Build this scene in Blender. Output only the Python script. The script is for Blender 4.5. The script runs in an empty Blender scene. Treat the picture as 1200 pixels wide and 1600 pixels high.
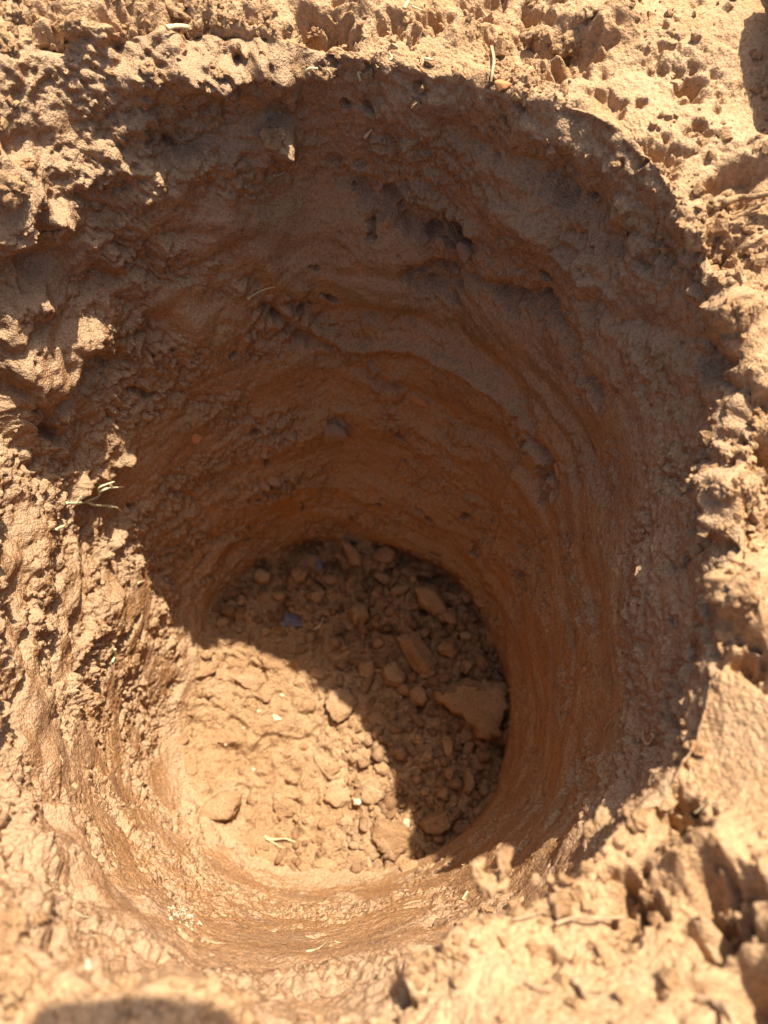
import bpy, bmesh, math, random
import numpy as np
from mathutils import Vector, Matrix, Euler

random.seed(7)
rng = np.random.default_rng(7)
sc = bpy.context.scene
COL = sc.collection

# ------------------------------------------------------------------ camera
H = 0.37                                   # height of the lens above the rim (m)
FPX = 1202.0                               # focal length in photo pixels (1200 x 1600)
TILT = math.radians(22.4)
cam_d = bpy.data.cameras.new("camera")
cam_d.sensor_fit = 'AUTO'; cam_d.sensor_width = 36.0
cam_d.lens = 36.0 * FPX / 1600.0
cam_d.clip_start = 0.01; cam_d.clip_end = 200.0
cam_d.dof.use_dof = True
cam_d.dof.focus_distance = 0.57
cam_d.dof.aperture_fstop = 6.3
cam = bpy.data.objects.new("camera", cam_d); COL.objects.link(cam)
cam.location = (0, 0, H); cam.rotation_euler = (TILT, 0, 0)
sc.camera = cam

# ------------------------------------------------------------------ light
SUN_AZ = math.radians(61.5)                # from +x towards +y
SUN_EL = math.radians(60.5)
S = Vector((math.cos(SUN_AZ) * math.cos(SUN_EL), math.sin(SUN_AZ) * math.cos(SUN_EL), math.sin(SUN_EL)))
w = bpy.data.worlds.new("World"); sc.world = w; w.use_nodes = True
nt = w.node_tree
sky = nt.nodes.new("ShaderNodeTexSky"); sky.sky_type = 'NISHITA'; sky.sun_disc = False
sky.sun_elevation = SUN_EL; sky.sun_rotation = math.pi / 2 - SUN_AZ
sky.air_density = 0.75; sky.dust_density = 4.0; sky.ozone_density = 1.0
bg = nt.nodes["Background"]; bg.inputs[1].default_value = 0.085
nt.links.new(sky.outputs[0], bg.inputs[0])
sun_d = bpy.data.lights.new("sun", 'SUN'); sun_d.energy = 4.6; sun_d.angle = math.radians(0.53)
sun_d.color = (1.0, 0.93, 0.80)
sun = bpy.data.objects.new("sun", sun_d); COL.objects.link(sun)
sun.rotation_euler = S.to_track_quat('Z', 'Y').to_euler()
sun.location = S * 5
sc.view_settings.view_transform = 'Standard'; sc.view_settings.look = 'None'
sc.view_settings.gamma = 1.0; sc.view_settings.use_curve_mapping = False
sc.view_settings.exposure = 1.30
sc.render.engine = 'CYCLES'
sc.cycles.max_bounces = 10; sc.cycles.diffuse_bounces = 8
sc.cycles.use_denoising = True
sc.cycles.sample_clamp_indirect = 4.0

# ------------------------------------------------------------------ view geometry
CT, ST = math.cos(TILT), math.sin(TILT)
def ray(px, py):
    x, y = px - 600.0, 800.0 - py
    return np.array([x, y * CT + FPX * ST, y * ST - FPX * CT]) / FPX
def on_plane(px, py, z):
    d = ray(px, py); t = (z - H) / d[2]
    return np.array([d[0] * t, d[1] * t])
def project(P):
    x, y, z = P[..., 0], P[..., 1], P[..., 2] - H
    yc = y * CT + z * ST; dc = -(-y * ST + z * CT)
    return 600 + FPX * x / dc, 800 - FPX * yc / dc, dc

# ------------------------------------------------------------------ noise
_perm = np.random.default_rng(3).permutation(256).astype(np.int32)
_perm = np.concatenate([_perm, _perm, _perm])
_g = np.random.default_rng(4).normal(size=(256, 3)); _g /= np.linalg.norm(_g, axis=1)[:, None]
_g = _g.astype(np.float32)
def perlin(P, scale=1.0, seed=0):
    """gradient noise, feature size = scale (m); P (N,3) -> about -0.7..0.7"""
    Q = (P / scale).astype(np.float32) + np.float32(17.37 * seed + 101.0)
    I = np.floor(Q); F = Q - I; I = I.astype(np.int32) & 255
    U = F * F * F * (F * (F * 6 - 15) + 10)
    out = 0
    for dx in (0, 1):
        wx = U[:, 0] if dx else 1 - U[:, 0]
        px = _perm[I[:, 0] + dx]
        for dy in (0, 1):
            wy = wx * (U[:, 1] if dy else 1 - U[:, 1])
            py = _perm[px + I[:, 1] + dy]
            for dz in (0, 1):
                wz = wy * (U[:, 2] if dz else 1 - U[:, 2])
                g = _g[_perm[py + I[:, 2] + dz]]
                out = out + wz * (g[:, 0] * (F[:, 0] - dx) + g[:, 1] * (F[:, 1] - dy) + g[:, 2] * (F[:, 2] - dz))
    return out
def billow(P, scale, seed=0):              # rounded lumps parted by sharp creases, about 0..1
    return np.minimum(np.abs(perlin(P, scale, seed)) * 2.2, 1.0)
def sstep(a, b, x):
    t = np.clip((x - a) / (b - a), 0, 1); return t * t * (3 - 2 * t)

# ------------------------------------------------------------------ materials
class NT:
    def __init__(s, name):
        s.m = bpy.data.materials.new(name); s.m.use_nodes = True
        s.t = s.m.node_tree; s.b = s.t.nodes["Principled BSDF"]
    def n(s, kind, **kw):
        x = s.t.nodes.new("ShaderNode" + kind)
        for k, v in kw.items():
            if k.startswith("_"): setattr(x, k[1:], v)
            else: x.inputs[k.replace("__", " ")].default_value = v
        return x
    def l(s, a, b): s.t.links.new(a, b)
    def noise(s, co, scale, detail=4, rough=0.6):
        x = s.n("TexNoise", Scale=scale, Detail=detail, Roughness=rough); s.l(co, x.inputs["Vector"]); return x.outputs["Fac"]
    def ramp(s, fac, stops):
        x = s.n("ValToRGB"); e = x.color_ramp.elements
        while len(e) < len(stops): e.new(0.5)
        for i, (p, c) in enumerate(stops):
            e[i].position = p; e[i].color = (*c, 1) if len(c) == 3 else c
        s.l(fac, x.inputs[0]); return x.outputs[0]
    def mix(s, fac, a, b, mode='MIX'):
        x = s.n("Mix", _data_type='RGBA', _blend_type=mode)
        for v, i in ((fac, 0), (a, 6), (b, 7)):
            if hasattr(v, "is_linked") or hasattr(v, "links"): s.l(v, x.inputs[i])
            else: x.inputs[i].default_value = v if i == 0 else (*v, 1)
        return x.outputs[2]
    def math(s, op, a, b):
        x = s.n("Math", _operation=op)
        for v, i in ((a, 0), (b, 1)):
            if hasattr(v, "links"): s.l(v, x.inputs[i])
            else: x.inputs[i].default_value = v
        return x.outputs[0]

def soil_material(name, dry, red, dark, pale, grain=1.0, own=False, rough=0.95, strata=False):
    """earth: dry, reddish and dark crumbs mixed at three sizes, grains of pale grit, fine relief"""
    k = NT(name)
    tc = k.n("TexCoord"); co = tc.outputs["Object"]
    if own:
        oi = k.n("ObjectInfo"); v = k.n("VectorMath", _operation='SCALE'); k.l(oi.outputs["Random"], v.inputs["Scale"])
        v.inputs[0].default_value = (3.1, 5.7, 2.3)
        a = k.n("VectorMath", _operation='ADD'); k.l(co, a.inputs[0]); k.l(v.outputs[0], a.inputs[1]); co = a.outputs[0]
        geo0 = k.n("NewGeometry"); k.l(geo0.outputs["Position"], a.inputs[0])
    big = k.noise(co, 14, 5, 0.6); mid = k.noise(co, 70, 5, 0.65); fine = k.noise(co, 420, 4, 0.7)
    c = k.mix(k.ramp(big, [(0.38, (0, 0, 0)), (0.64, (1, 1, 1))]), dry, red)
    c = k.mix(k.ramp(mid, [(0.50, (0, 0, 0)), (0.75, (.75, .75, .75))]), c, dark)
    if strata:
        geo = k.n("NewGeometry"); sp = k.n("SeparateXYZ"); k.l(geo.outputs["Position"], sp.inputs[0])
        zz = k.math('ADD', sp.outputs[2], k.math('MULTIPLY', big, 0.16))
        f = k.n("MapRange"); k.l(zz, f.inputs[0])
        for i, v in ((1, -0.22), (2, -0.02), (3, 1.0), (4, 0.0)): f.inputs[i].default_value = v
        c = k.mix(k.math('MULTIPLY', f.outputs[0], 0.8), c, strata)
        # smeared bands where the blade polished damp clay
        mp = k.n("Mapping"); mp.inputs["Scale"].default_value = (11, 11, 46); k.l(co, mp.inputs[0])
        band = k.noise(mp.outputs[0], 1.0, 5, 0.68)
        band.node.inputs["Distortion"].default_value = 1.6
        c = k.mix(k.ramp(band, [(0.50, (0, 0, 0)), (0.66, (.55, .55, .55))]), c, dark)
        gm = k.noise(co, 22, 5, 0.65)
        c = k.mix(k.ramp(gm, [(0.52, (0, 0, 0)), (0.66, (.5, .5, .5))]), c, (0.255, 0.155, 0.105))
        og = k.noise(mp.outputs[0], 2.3, 5, 0.6)
        c = k.mix(k.ramp(og, [(0.56, (0, 0, 0)), (0.70, (.5, .5, .5))]), c, (0.42, 0.20, 0.070))
        sk = k.noise(co, 150, 6, 0.75); gate = k.noise(co, 34, 3, 0.6)
        spk = k.math('MULTIPLY', k.ramp(sk, [(0.54, (0, 0, 0)), (0.64, (.8, .8, .8))]), k.ramp(gate, [(0.42, (.15, .15, .15)), (0.58, (1, 1, 1))]))
        c = k.mix(spk, c, (0.120, 0.062, 0.034))
        at1 = k.n("Attribute", _attribute_name="smear"); at2 = k.n("Attribute", _attribute_name="ochre")
        c = k.mix(k.math('MULTIPLY', at1.outputs["Fac"], 0.85), c, (0.245, 0.160, 0.080))
        c = k.mix(k.math('MULTIPLY', at2.outputs["Fac"], 0.75), c, (0.44, 0.205, 0.058))
    if strata:                              # dry dust settled on whatever slopes enough to hold it
        gn = k.n("NewGeometry"); sn = k.n("SeparateXYZ"); k.l(gn.outputs["Normal"], sn.inputs[0])
        dz = k.math('ADD', sn.outputs[2], k.math('MULTIPLY', k.math('SUBTRACT', mid, 0.5), 0.5))
        mr = k.n("MapRange"); k.l(dz, mr.inputs[0])
        for i, v in ((1, 0.12), (2, 0.50), (3, 0.0), (4, 0.85)): mr.inputs[i].default_value = v
        c = k.mix(mr.outputs[0], c, (0.405, 0.265, 0.155))
    crust = k.noise(co, 7.5, 6, 0.62)
    c = k.mix(k.ramp(crust, [(0.50, (0, 0, 0)), (0.66, (.22,) * 3 if strata else (.42,) * 3)]), c, (0.50, 0.345, 0.21))
    hv = k.ramp(fine, [(0.30, (.62, .62, .62)), (0.52, (1, 1, 1)), (0.75, (1.25, 1.22, 1.18))])
    c = k.mix(1.0, c, hv, 'MULTIPLY')
    vor = k.n("TexVoronoi", Scale=260.0); k.l(co, vor.inputs["Vector"])
    spot = k.ramp(vor.outputs["Distance"], [(0.08, (1, 1, 1)), (0.16, (0, 0, 0))])
    rare = k.n("SeparateColor"); k.l(vor.outputs["Color"], rare.inputs[0])
    sel = k.math('GREATER_THAN', rare.outputs[0], 0.93)
    c = k.mix(k.math('MULTIPLY', spot, sel), c, pale)
    k.l(c, k.b.inputs["Base Color"])
    k.b.inputs["Roughness"].default_value = rough; k.b.inputs["Specular IOR Level"].default_value = 0.03
    g1 = k.noise(co, 330, 5, 0.75)
    v2 = k.n("TexVoronoi", Scale=620.0); k.l(co, v2.inputs["Vector"])
    v3 = k.n("TexVoronoi", Scale=250.0); k.l(co, v3.inputs["Vector"])
    h = k.math('ADD', k.math('MULTIPLY', g1, 0.8), k.math('MULTIPLY', v2.outputs["Distance"], -0.45))
    h = k.math('ADD', h, k.math('MULTIPLY', k.math('MULTIPLY', v3.outputs["Distance"], mid), -0.5))
    bp = k.n("Bump", Strength=0.8 * grain, Distance=0.0022); k.l(h, bp.inputs["Height"])
    k.l(bp.outputs[0], k.b.inputs["Normal"])
    return k.m

DRY = (0.425, 0.266, 0.147); RED = (0.300, 0.163, 0.076); DARK = (0.200, 0.100, 0.046); PALE = (0.56, 0.43, 0.30)
M_ground = soil_material("dry_soil", DRY, (0.405, 0.240, 0.120), RED, PALE)
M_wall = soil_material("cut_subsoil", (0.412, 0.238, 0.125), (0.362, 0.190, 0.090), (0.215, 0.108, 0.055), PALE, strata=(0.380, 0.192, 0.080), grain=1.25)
M_floor = soil_material("loose_soil", (0.375, 0.230, 0.118), (0.315, 0.185, 0.094), (0.22, 0.12, 0.06), PALE)
M_clod = soil_material("clod_earth", (0.385, 0.235, 0.122), (0.31, 0.178, 0.088), (0.23, 0.122, 0.060), PALE, own=True)
M_rubble = soil_material("shade_darkened_rubble", (0.26, 0.148, 0.074), (0.22, 0.118, 0.058), (0.15, 0.080, 0.042), (0.40, 0.27, 0.16))  # earth tones darkened to stand in for deep shade on the far floor
M_stone = soil_material("red_stone", (0.31, 0.18, 0.105), (0.26, 0.145, 0.085), (0.20, 0.11, 0.07), PALE, grain=0.5, own=True, rough=0.8)

def plain(name, col, rough=0.8, vary=0.25, scale=300.0, spec=0.3):
    k = NT(name); tc = k.n("TexCoord")
    f = k.noise(tc.outputs["Object"], scale, 4, 0.6)
    lo = tuple(c * (1 - vary) for c in col); hi = tuple(min(1, c * (1 + vary)) for c in col)
    k.l(k.ramp(f, [(0.3, lo), (0.7, hi)]), k.b.inputs["Base Color"])
    k.b.inputs["Roughness"].default_value = rough; k.b.inputs["Specular IOR Level"].default_value = spec
    bp = k.n("Bump", Strength=0.3, Distance=0.0006); k.l(f, bp.inputs["Height"]); k.l(bp.outputs[0], k.b.inputs["Normal"])
    return k.m
M_straw = plain("straw", (0.50, 0.39, 0.22), 0.6)
M_grass = plain("dried_grass", (0.56, 0.49, 0.29), 0.55)
M_root = plain("root_bark", (0.38, 0.25, 0.14), 0.8)
M_white = plain("white_grit", (0.52, 0.40, 0.27), 0.95, spec=0.0)
M_blue = plain("blue_slate", (0.125, 0.112, 0.150), 0.6, 0.45, 2.2, 0.3)
M_grey = plain("dusty_stone", (0.27, 0.165, 0.105), 0.9, 0.35, 9.0, 0.1)
M_orange = plain("orange_clay", (0.42, 0.19, 0.07), 0.9, 0.3, 200.0)
M_black = plain("black_glass", (0.02, 0.02, 0.022), 0.15, 0.1)

# ------------------------------------------------------------------ the ground with the hole in it
NTH = 1408
ROWS_FLOOR, ROWS_WALL, ROWS_RIM, ROWS_FAR = 150, 360, 230, 26
CX, CY = -0.10 * H, 0.42 * H               # axis of the hole
TH = np.linspace(0, 2 * np.pi, NTH, endpoint=False)

def outline(pts, z):
    """radius over angle of a closed outline seen at these pixels on level z (z may vary per point)"""
    a, r, zz = [], [], []
    for p in pts:
        pz = p[2] if len(p) > 2 else z
        q = on_plane(p[0], p[1], pz) - (CX, CY)
        a.append(math.atan2(q[1], q[0]) % (2 * math.pi)); r.append(math.hypot(*q)); zz.append(pz)
    o = np.argsort(a); a = np.array(a)[o]; r = np.array(r)[o]; zz = np.array(zz)[o]
    A = np.concatenate([a - 2 * np.pi, a, a + 2 * np.pi])
    R = np.interp(TH, A, np.tile(r, 3)); Z = np.interp(TH, A, np.tile(zz, 3))
    return smooth_th(R, 10), smooth_th(Z, 10)
def smooth_th(v, sig):
    k = np.exp(-0.5 * (np.arange(-4 * sig, 4 * sig + 1) / sig) ** 2); k /= k.sum()
    n = 4 * sig
    return np.convolve(np.concatenate([v[-n:], v, v[:n]]), k, 'valid')

ZF = -1.55 * H
floor_px = [(290, 1050), (320, 960), (400, 885), (480, 850), (560, 848), (640, 870), (700, 900), (740, 940), (768, 1010),
            (788, 1080), (788, 1160), (772, 1240), (730, 1290), (665, 1345), (600, 1378), (500, 1390), (400, 1375), (320, 1320), (268, 1230), (258, 1130)]
ledge_px = [(-30, 420, -.10*H), (60, 320, -.10*H), (150, 290, -.11*H), (250, 282, -.14*H), (400, 262, -.2*H), (500, 250), (600, 285), (700, 335, -.31*H), (800, 410, -.30*H), (860, 450, -.31*H), (930, 560, -.30*H),
            (965, 650, -.33*H), (1000, 800, -.28*H), (1010, 950), (1008, 1112), (968, 1268), (880, 1392), (775, 1480), (620, 1480), (500, 1530),
            (350, 1520), (200, 1450), (90, 1340), (10, 1200), (-20, 1050), (-30, 900), (-40, 750), (-50, 560)]
rim_px = [(-70, 420), (-60, 250, .05*H), (-40, 105, .10*H), (40, 45, .11*H), (150, 40, .09*H), (250, 38, .07*H), (350, 40, .05*H), (440, 60, .02*H), (520, 85), (640, 110), (760, 135), (830, 165, .04*H), (900, 165, .06*H), (960, 185, .07*H),
          (1010, 240, .07*H), (1050, 300, .06*H), (1080, 350, .05*H), (1105, 410, .03*H), (1150, 500), (1165, 600), (1160, 700), (1150, 800), (1145, 900), (1118, 1010), (1085, 1100), (1030, 1200),
          (950, 1300), (870, 1370), (770, 1410), (700, 1450), (650, 1510), (600, 1590), (520, 1620), (430, 1615), (370, 1568, .10*H), (240, 1554, .12*H), (110, 1548, .12*H), (40, 1500, .09*H), (-40, 1400),
          (-90, 1250), (-110, 1050), (-110, 850), (-100, 600)]
Rf, Zf = outline(floor_px, ZF)
Rl, Zl = outline(ledge_px, -0.25 * H)
Rr, Zr = outline(rim_px, 0.0)
# the ground stands higher where it comes nearest to the lens, and dips a little beyond the far rim
ang = lambda deg: np.cos(TH - math.radians(deg))
up = np.clip(ang(-50), 0, 1) ** 2
def lerp(a, b, t): return a * (1 - t) + b * t
rows_r, rows_z = [], []
for i in range(ROWS_FLOOR):
    t = (i / ROWS_FLOOR); t = 0.004 + 0.996 * t
    rows_r.append(Rf * t); rows_z.append(Zf + 0.0 * t)
for i in range(ROWS_WALL):
    t = i / ROWS_WALL
    tl = 0.80
    if t < tl:
        u = t / tl; rows_r.append(lerp(Rf, Rl, u)); rows_z.append(lerp(Zf, Zl, u))
    else:
        u = (t - tl) / (1 - tl); rows_r.append(lerp(Rl, Rr, u)); rows_z.append(lerp(Zl, Zr, u))
for i in range(ROWS_RIM):
    t = i / (ROWS_RIM - 1); d = 0.55 * H * t ** 1.25
    rows_r.append(Rr + d); rows_z.append(Zr + up * 0.27 * H * sstep(0, 0.30 * H, d) + 0.03 * H * sstep(0, 0.5 * H, d))
zend = rows_z[-1]
for i in range(1, ROWS_FAR + 1):
    d = 0.55 * H * (1.26 ** i); rows_r.append(Rr + d); rows_z.append(zend * np.exp(-(d - 0.55 * H) / 0.8))
RR = np.array(rows_r); ZZ = np.array(rows_z)
NR = RR.shape[0]
# round the profile: a wide fillet where soil has slumped on the sunny side, a tighter one elsewhere
def smooth_rows(A, sig):
    k = np.exp(-0.5 * (np.arange(-3 * sig, 3 * sig + 1) / sig) ** 2); k /= k.sum(); n = 3 * sig
    P = np.concatenate([np.repeat(A[:1], n, 0), A, np.repeat(A[-1:], n, 0)])
    return sum(k[j] * P[j:j + A.shape[0]] for j in range(len(k)))
slump = sstep(0.05, 0.7, ang(-140))
i0, i1 = ROWS_FLOOR, ROWS_FLOOR + ROWS_WALL
RA, ZA = smooth_rows(RR, 3), smooth_rows(ZZ, 3)
RB, ZB = smooth_rows(RR, 40), smooth_rows(ZZ, 40)
rowi = np.arange(NR)[:, None]
near_floor = np.exp(-((rowi - i0) / 95.0) ** 2)
near_rim = np.exp(-((rowi - i1) / 40.0) ** 2)
wgt = np.clip(near_floor * slump[None, :] + 0.06 * near_rim, 0, 1)
far_keep = sstep(i1 + ROWS_RIM - 40, i1 + ROWS_RIM, rowi)
RS = lerp(lerp(RA, RB, wgt), RR, far_keep); ZS = lerp(lerp(ZA, ZB, wgt), ZZ, far_keep)
RS[:30] = RR[:30]
c, s = np.cos(TH)[None, :], np.sin(TH)[None, :]
V = np.stack([CX + RS * c, CY + RS * s, ZS], -1)

def grid_normals(V):
    dt = np.roll(V, -1, 1) - np.roll(V, 1, 1)
    dr = np.gradient(V, axis=0)
    n = np.cross(dr, dt); n /= np.linalg.norm(n, axis=2, keepdims=True) + 1e-12
    return n
Nn = grid_normals(V)                       # points up on the ground, inward on the wall
N3 = smooth_rows(Nn, 8)
for _ in range(2):
    N3 = (N3 + np.roll(N3, 6, 1) + np.roll(N3, -6, 1)) / 3
N3 /= np.linalg.norm(N3, axis=2, keepdims=True) + 1e-12
BASE = V.reshape(-1, 3)
bu, bv, bd = project(BASE)
def base_at(px, py):
    e = (bu - px) ** 2 + (bv - py) ** 2
    e[bd < 0] = 1e12
    return BASE[int(np.argmin(e))]

# --- masks over the grid
T_wall = np.broadcast_to(sstep(i0 - 4, i0 + 14, rowi) * (1 - sstep(i1 - 30, i1 + 12, rowi)), V.shape[:2]).reshape(-1)
T_floor = np.broadcast_to(1 - sstep(i0 - 14, i0 + 8, rowi), V.shape[:2]).reshape(-1)
T_grnd = np.broadcast_to(sstep(i1 - 34, i1 + 14, rowi), V.shape[:2]).reshape(-1)
T_far = np.broadcast_to(sstep(i1 + ROWS_RIM - 1, NR - 1, rowi), V.shape[:2]).reshape(-1)
thf = np.broadcast_to(TH[None, :], V.shape[:2]).reshape(-1)
P = BASE
lo1 = perlin(P, 0.10, 1)
# coordinates stretched along the wall, so marks follow the turning blade
st = np.stack([np.cos(thf) * 0.18 * 0.27, np.sin(thf) * 0.18 * 0.27, P[:, 2] + 0.060 * perlin(P, 0.13, 2) + 0.010 * perlin(P, 0.03, 3) + 0.012 * np.sin(thf * 1 + 0.6)], -1)
st2 = st * np.array([0.55, 0.55, 1.0])
# rough crumbling earth on the near sunny side and in the shoulder under the rim; smoother cut faces elsewhere
sunny = sstep(-0.1, 0.7, np.cos(thf - math.radians(175)))
upper = sstep(-0.36 * H, -0.20 * H, P[:, 2])
patch = sstep(0.02, 0.22, perlin(P, 0.055, 5))
rough = np.clip(0.18 + 0.75 * patch + 0.85 * sunny * sstep(-0.15, 0.2, perlin(P, 0.08, 6)) + 0.35 * upper, 0, 1.6)
def near(px, py, rad):
    q = base_at(px, py); d2 = ((P - q) ** 2).sum(1); return np.exp(-d2 / rad ** 2)
for px, py, rad in ((480, 350, .05), (420, 410, .03), (560, 450, .035), (700, 470, .03), (830, 560, .04), (800, 520, .03), (880, 640, .03), (200, 1420, .07), (400, 1470, .07), (100, 1200, .03)):
    rough *= 1 - 0.85 * near(px, py, rad)

calm = (1 - 0.62 * sstep(0.2, 0.75, np.cos(thf - math.radians(252)))) * (0.35 + 0.95 * sstep(-0.2, 0.25, perlin(P, 0.09, 4)))
disp_w = (0.0065 * perlin(P, 0.075, 7) + sunny * 0.017 * (perlin(P, 0.045, 17) + 0.5 * perlin(P, 0.02, 18)) * sstep(-0.75 * H, -0.35 * H, P[:, 2]) + calm * 0.0050 * perlin(st, 0.030, 8) + calm * 0.0016 * perlin(st, 0.011, 9) + 0.0085 * (0.4 - billow(st * np.array([2.0, 2.0, 1.0]), 0.075, 60)) * (0.3 + 0.7 * calm)
          + 0.0006 * perlin(st2, 0.0035, 10)
          + rough * (0.0060 * (billow(P, 0.026, 11) - .4) + 0.0036 * (billow(P, 0.0105, 12) - .4) + 0.0024 * (billow(P, 0.0048, 13) - .4) + 0.0013 * perlin(P, 0.0026, 19))
          + 0.0007 * perlin(P, 0.003, 14))
pits = sstep(0.34, 0.50, perlin(P, 0.018, 15) + 0.4 * perlin(P, 0.008, 58) + 0.2 * perlin(P, 0.004, 59)) * sstep(-0.05, 0.2, perlin(P, 0.09, 16))
disp_w -= 0.009 * pits
disp_f = (0.010 * perlin(P, 0.07, 20) - (0.006 + 0.012 * sstep(-0.1, 0.5, np.cos(thf - math.radians(35))) * sstep(40, 90, np.broadcast_to(rowi, V.shape[:2]).reshape(-1))) * sstep(0.05, 0.28, perlin(P, 0.022, 25)) + 0.0050 * (billow(P, 0.020, 21) - .4) + 0.0028 * (billow(P, 0.009, 22) - .4)
          + 0.0014 * (billow(P, 0.004, 23) - .4) + 0.0006 * perlin(P, 0.002, 24))
sandy = sstep(-0.12, 0.22, perlin(P, 0.11, 45) + 0.30 * np.maximum(np.cos(thf - math.radians(40)), 1.25 * np.cos(thf + math.radians(48))) - 0.06)       # smooth dusty stretches
lump_g = 1.0 - 0.90 * sandy
disp_g = (0.020 * perlin(P, 0.085, 30) + 0.010 * perlin(P, 0.045, 39) * (1 - 0.4 * sandy) + lump_g * (0.0095 * (billow(P, 0.034, 31) - .4) + 0.0050 * (billow(P, 0.015, 32) - .4))
          + (0.25 + 0.75 * lump_g) * 0.0022 * (billow(P, 0.0062, 33) - .4) + 0.0011 * (billow(P, 0.003, 34) - .4))
hollow = sstep(0.26, 0.46, perlin(P, 0.032, 35) + 0.45 * perlin(P, 0.014, 55) + 0.28 * perlin(P, 0.006, 56))
disp_g -= 0.008 * hollow + 0.0035 * lump_g * sstep(0.26, 0.40, perlin(P, 0.014, 44) + 0.4 * perlin(P, 0.006, 57))
disp = T_wall * disp_w - 0.013 * np.exp(-((np.broadcast_to(rowi, V.shape[:2]).reshape(-1) - (i0 - 5)) / 6.0) ** 2) * sstep(-0.2, 0.3, np.cos(thf - math.radians(48))) * sstep(-0.25, 0.15, perlin(P, 0.05, 52)) + T_floor * disp_f + T_grnd * disp_g * (1 - 0.6 * T_far)
edge = np.exp(-((np.broadcast_to(rowi, V.shape[:2]).reshape(-1) - i1) / 22.0) ** 2)
disp += edge * (0.012 * perlin(P, 0.040, 36) + 0.007 * perlin(P, 0.017, 37) + 0.004 * perlin(P, 0.008, 38))

# --- lumps (+) and gouges (-) that the photograph shows: pixel, radius m, height m
features = [
    (700, 362, .013, -.012), (690, 440, .015, -.010), (660, 445, .010, -.006), (600, 310, .018, -.009), (640, 340, .014, -.006),
    (800, 470, .012, -.007), (850, 480, .014, -.007), (900, 590, .014, -.006), (930, 610, .010, -.005), (430, 495, .016, -.007), (470, 530, .014, -.006),
    (855, 745, .012, -.013), (850, 775, .009, -.008), (815, 690, .010, -.008), (808, 900, .012, -.010), (812, 860, .009, -.006), (808, 935, .007, -.006),
    (890, 1215, .011, -.007), (1090, 800, .010, -.010), (900, 390, .012, -.007), (870, 290, .016, -.009), (1020, 400, .010, -.006),
    (760, 960, .012, -.005), (65, 1212, .005, -.009), (195, 1217, .004, -.006), (66, 1476, .008, -.012), (525, 655, .010, -.004),
    (680, 1435, .009, -.010), (680, 1480, .010, -.010), (620, 1550, .008, -.014), (595, 1330, .010, -.012),
    (1115, 1390, .012, -.022), (1125, 1440, .010, -.020), (1170, 1570, .016, -.025), (1070, 1280, .008, -.010), (990, 1390, .006, -.008),
    (270, 1070, .010, -.008), (110, 980, .010, -.005),
    # lumps
    (430, 217, .013, .026), (430, 112, .020, .024), (345, 125, .014, .024), (285, 112, .016, .024), (225, 118, .010, .022), (15, 110, .012, .016), (385, 95, .012, .018), (20, 290, .024, .026), (85, 350, .014, .020), (0, 360, .02, .014), (115, 535, .020, .014), (60, 600, .028, .024), (20, 480, .020, .020), (12, 650, .018, .020), (40, 690, .016, .018), (90, 640, .012, .016), (20, 560, .022, .018), (150, 740, .014, .020), (190, 715, .009, .015), (110, 760, .018, .016),
    (180, 845, .008, .013), (165, 870, .006, .010), (90, 700, .020, .014), (170, 960, .022, .012), (250, 950, .009, .009), (60, 850, .020, .008), 
    (1150, 500, .013, .020), (1135, 770, .012, .018), (1125, 825, .007, .012), (1160, 930, .020, .016), (1180, 760, .012, .012), (1100, 330, .014, .008), (1000, 560, .016, .005), (960, 590, .010, .004),
    (770, 1420, .012, .008), (720, 1445, .012, .007), (30, 1450, .013, .012), (60, 1430, .005, .008),
    (545, 1100, .030, .005), (400, 1130, .035, .008), (340, 1250, .020, .004), (600, 1300, .020, .006),
    # dark pockets on the far and side ground
    (495, 40, .014, -.016), (530, 55, .010, -.014), (615, 45, .012, -.013), (680, 30, .013, -.013), (745, 10, .012, -.014), (900, 82, .020, -.020), (870, 95, .012, -.012), (840, 20, .015, -.013),
    (1085, 115, .012, -.016), (1040, 238, .011, -.015), (1095, 205, .007, -.010), (1145, 290, .013, -.012), (85, 35, .013, -.016), (200, 45, .016, -.014), (390, 60, .014, -.014), (310, 45, .012, -.012), (760, 60, .010, -.010),
    (1140, 395, .010, -.014), (1165, 640, .016, -.014), (1120, 560, .014, -.010), (1190, 700, .012, -.012), (1120, 940, .008, -.014), (1130, 985, .016, -.010), (1180, 1040, .008, -.010),
    (1050, 1260, .009, -.010), (1075, 1285, .007, -.010), (960, 1440, .006, -.010), (985, 1380, .008, -.012), (1000, 1410, .006, -.010), (850, 1500, .006, -.006),
    (870, 30, .016, .016), (920, 60, .014, .016), (960, 25, .016, .012), (560, 25, .014, .014), (730, 55, .014, .012), (1180, 250, .020, .016), (1170, 960, .016, .012), (1130, 1350, .018, .014), (1100, 1330, .012, .010),
]
for px, py, rad, hgt in features:
    q = base_at(px, py); m = np.where(((P - q) ** 2).sum(1) < (3.2 * rad) ** 2)[0]
    Pm = P[m]; W = np.stack([perlin(Pm, rad * 0.9, 46), perlin(Pm, rad * 0.9, 47), perlin(Pm, rad * 0.9, 48)], -1) * 1.5 * rad
    W += np.stack([perlin(Pm, rad * 0.35, 49), perlin(Pm, rad * 0.35, 50), perlin(Pm, rad * 0.35, 51)], -1) * 0.5 * rad
    d2 = ((Pm + W * (1.0 if hgt < 0 else 0.45) - q) ** 2).sum(1)
    disp[m] += hgt * (1.4 if hgt < 0 else 1.0) * np.exp(-(d2 / rad ** 2) ** (1.3 if hgt < 0 else 1.0))
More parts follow.
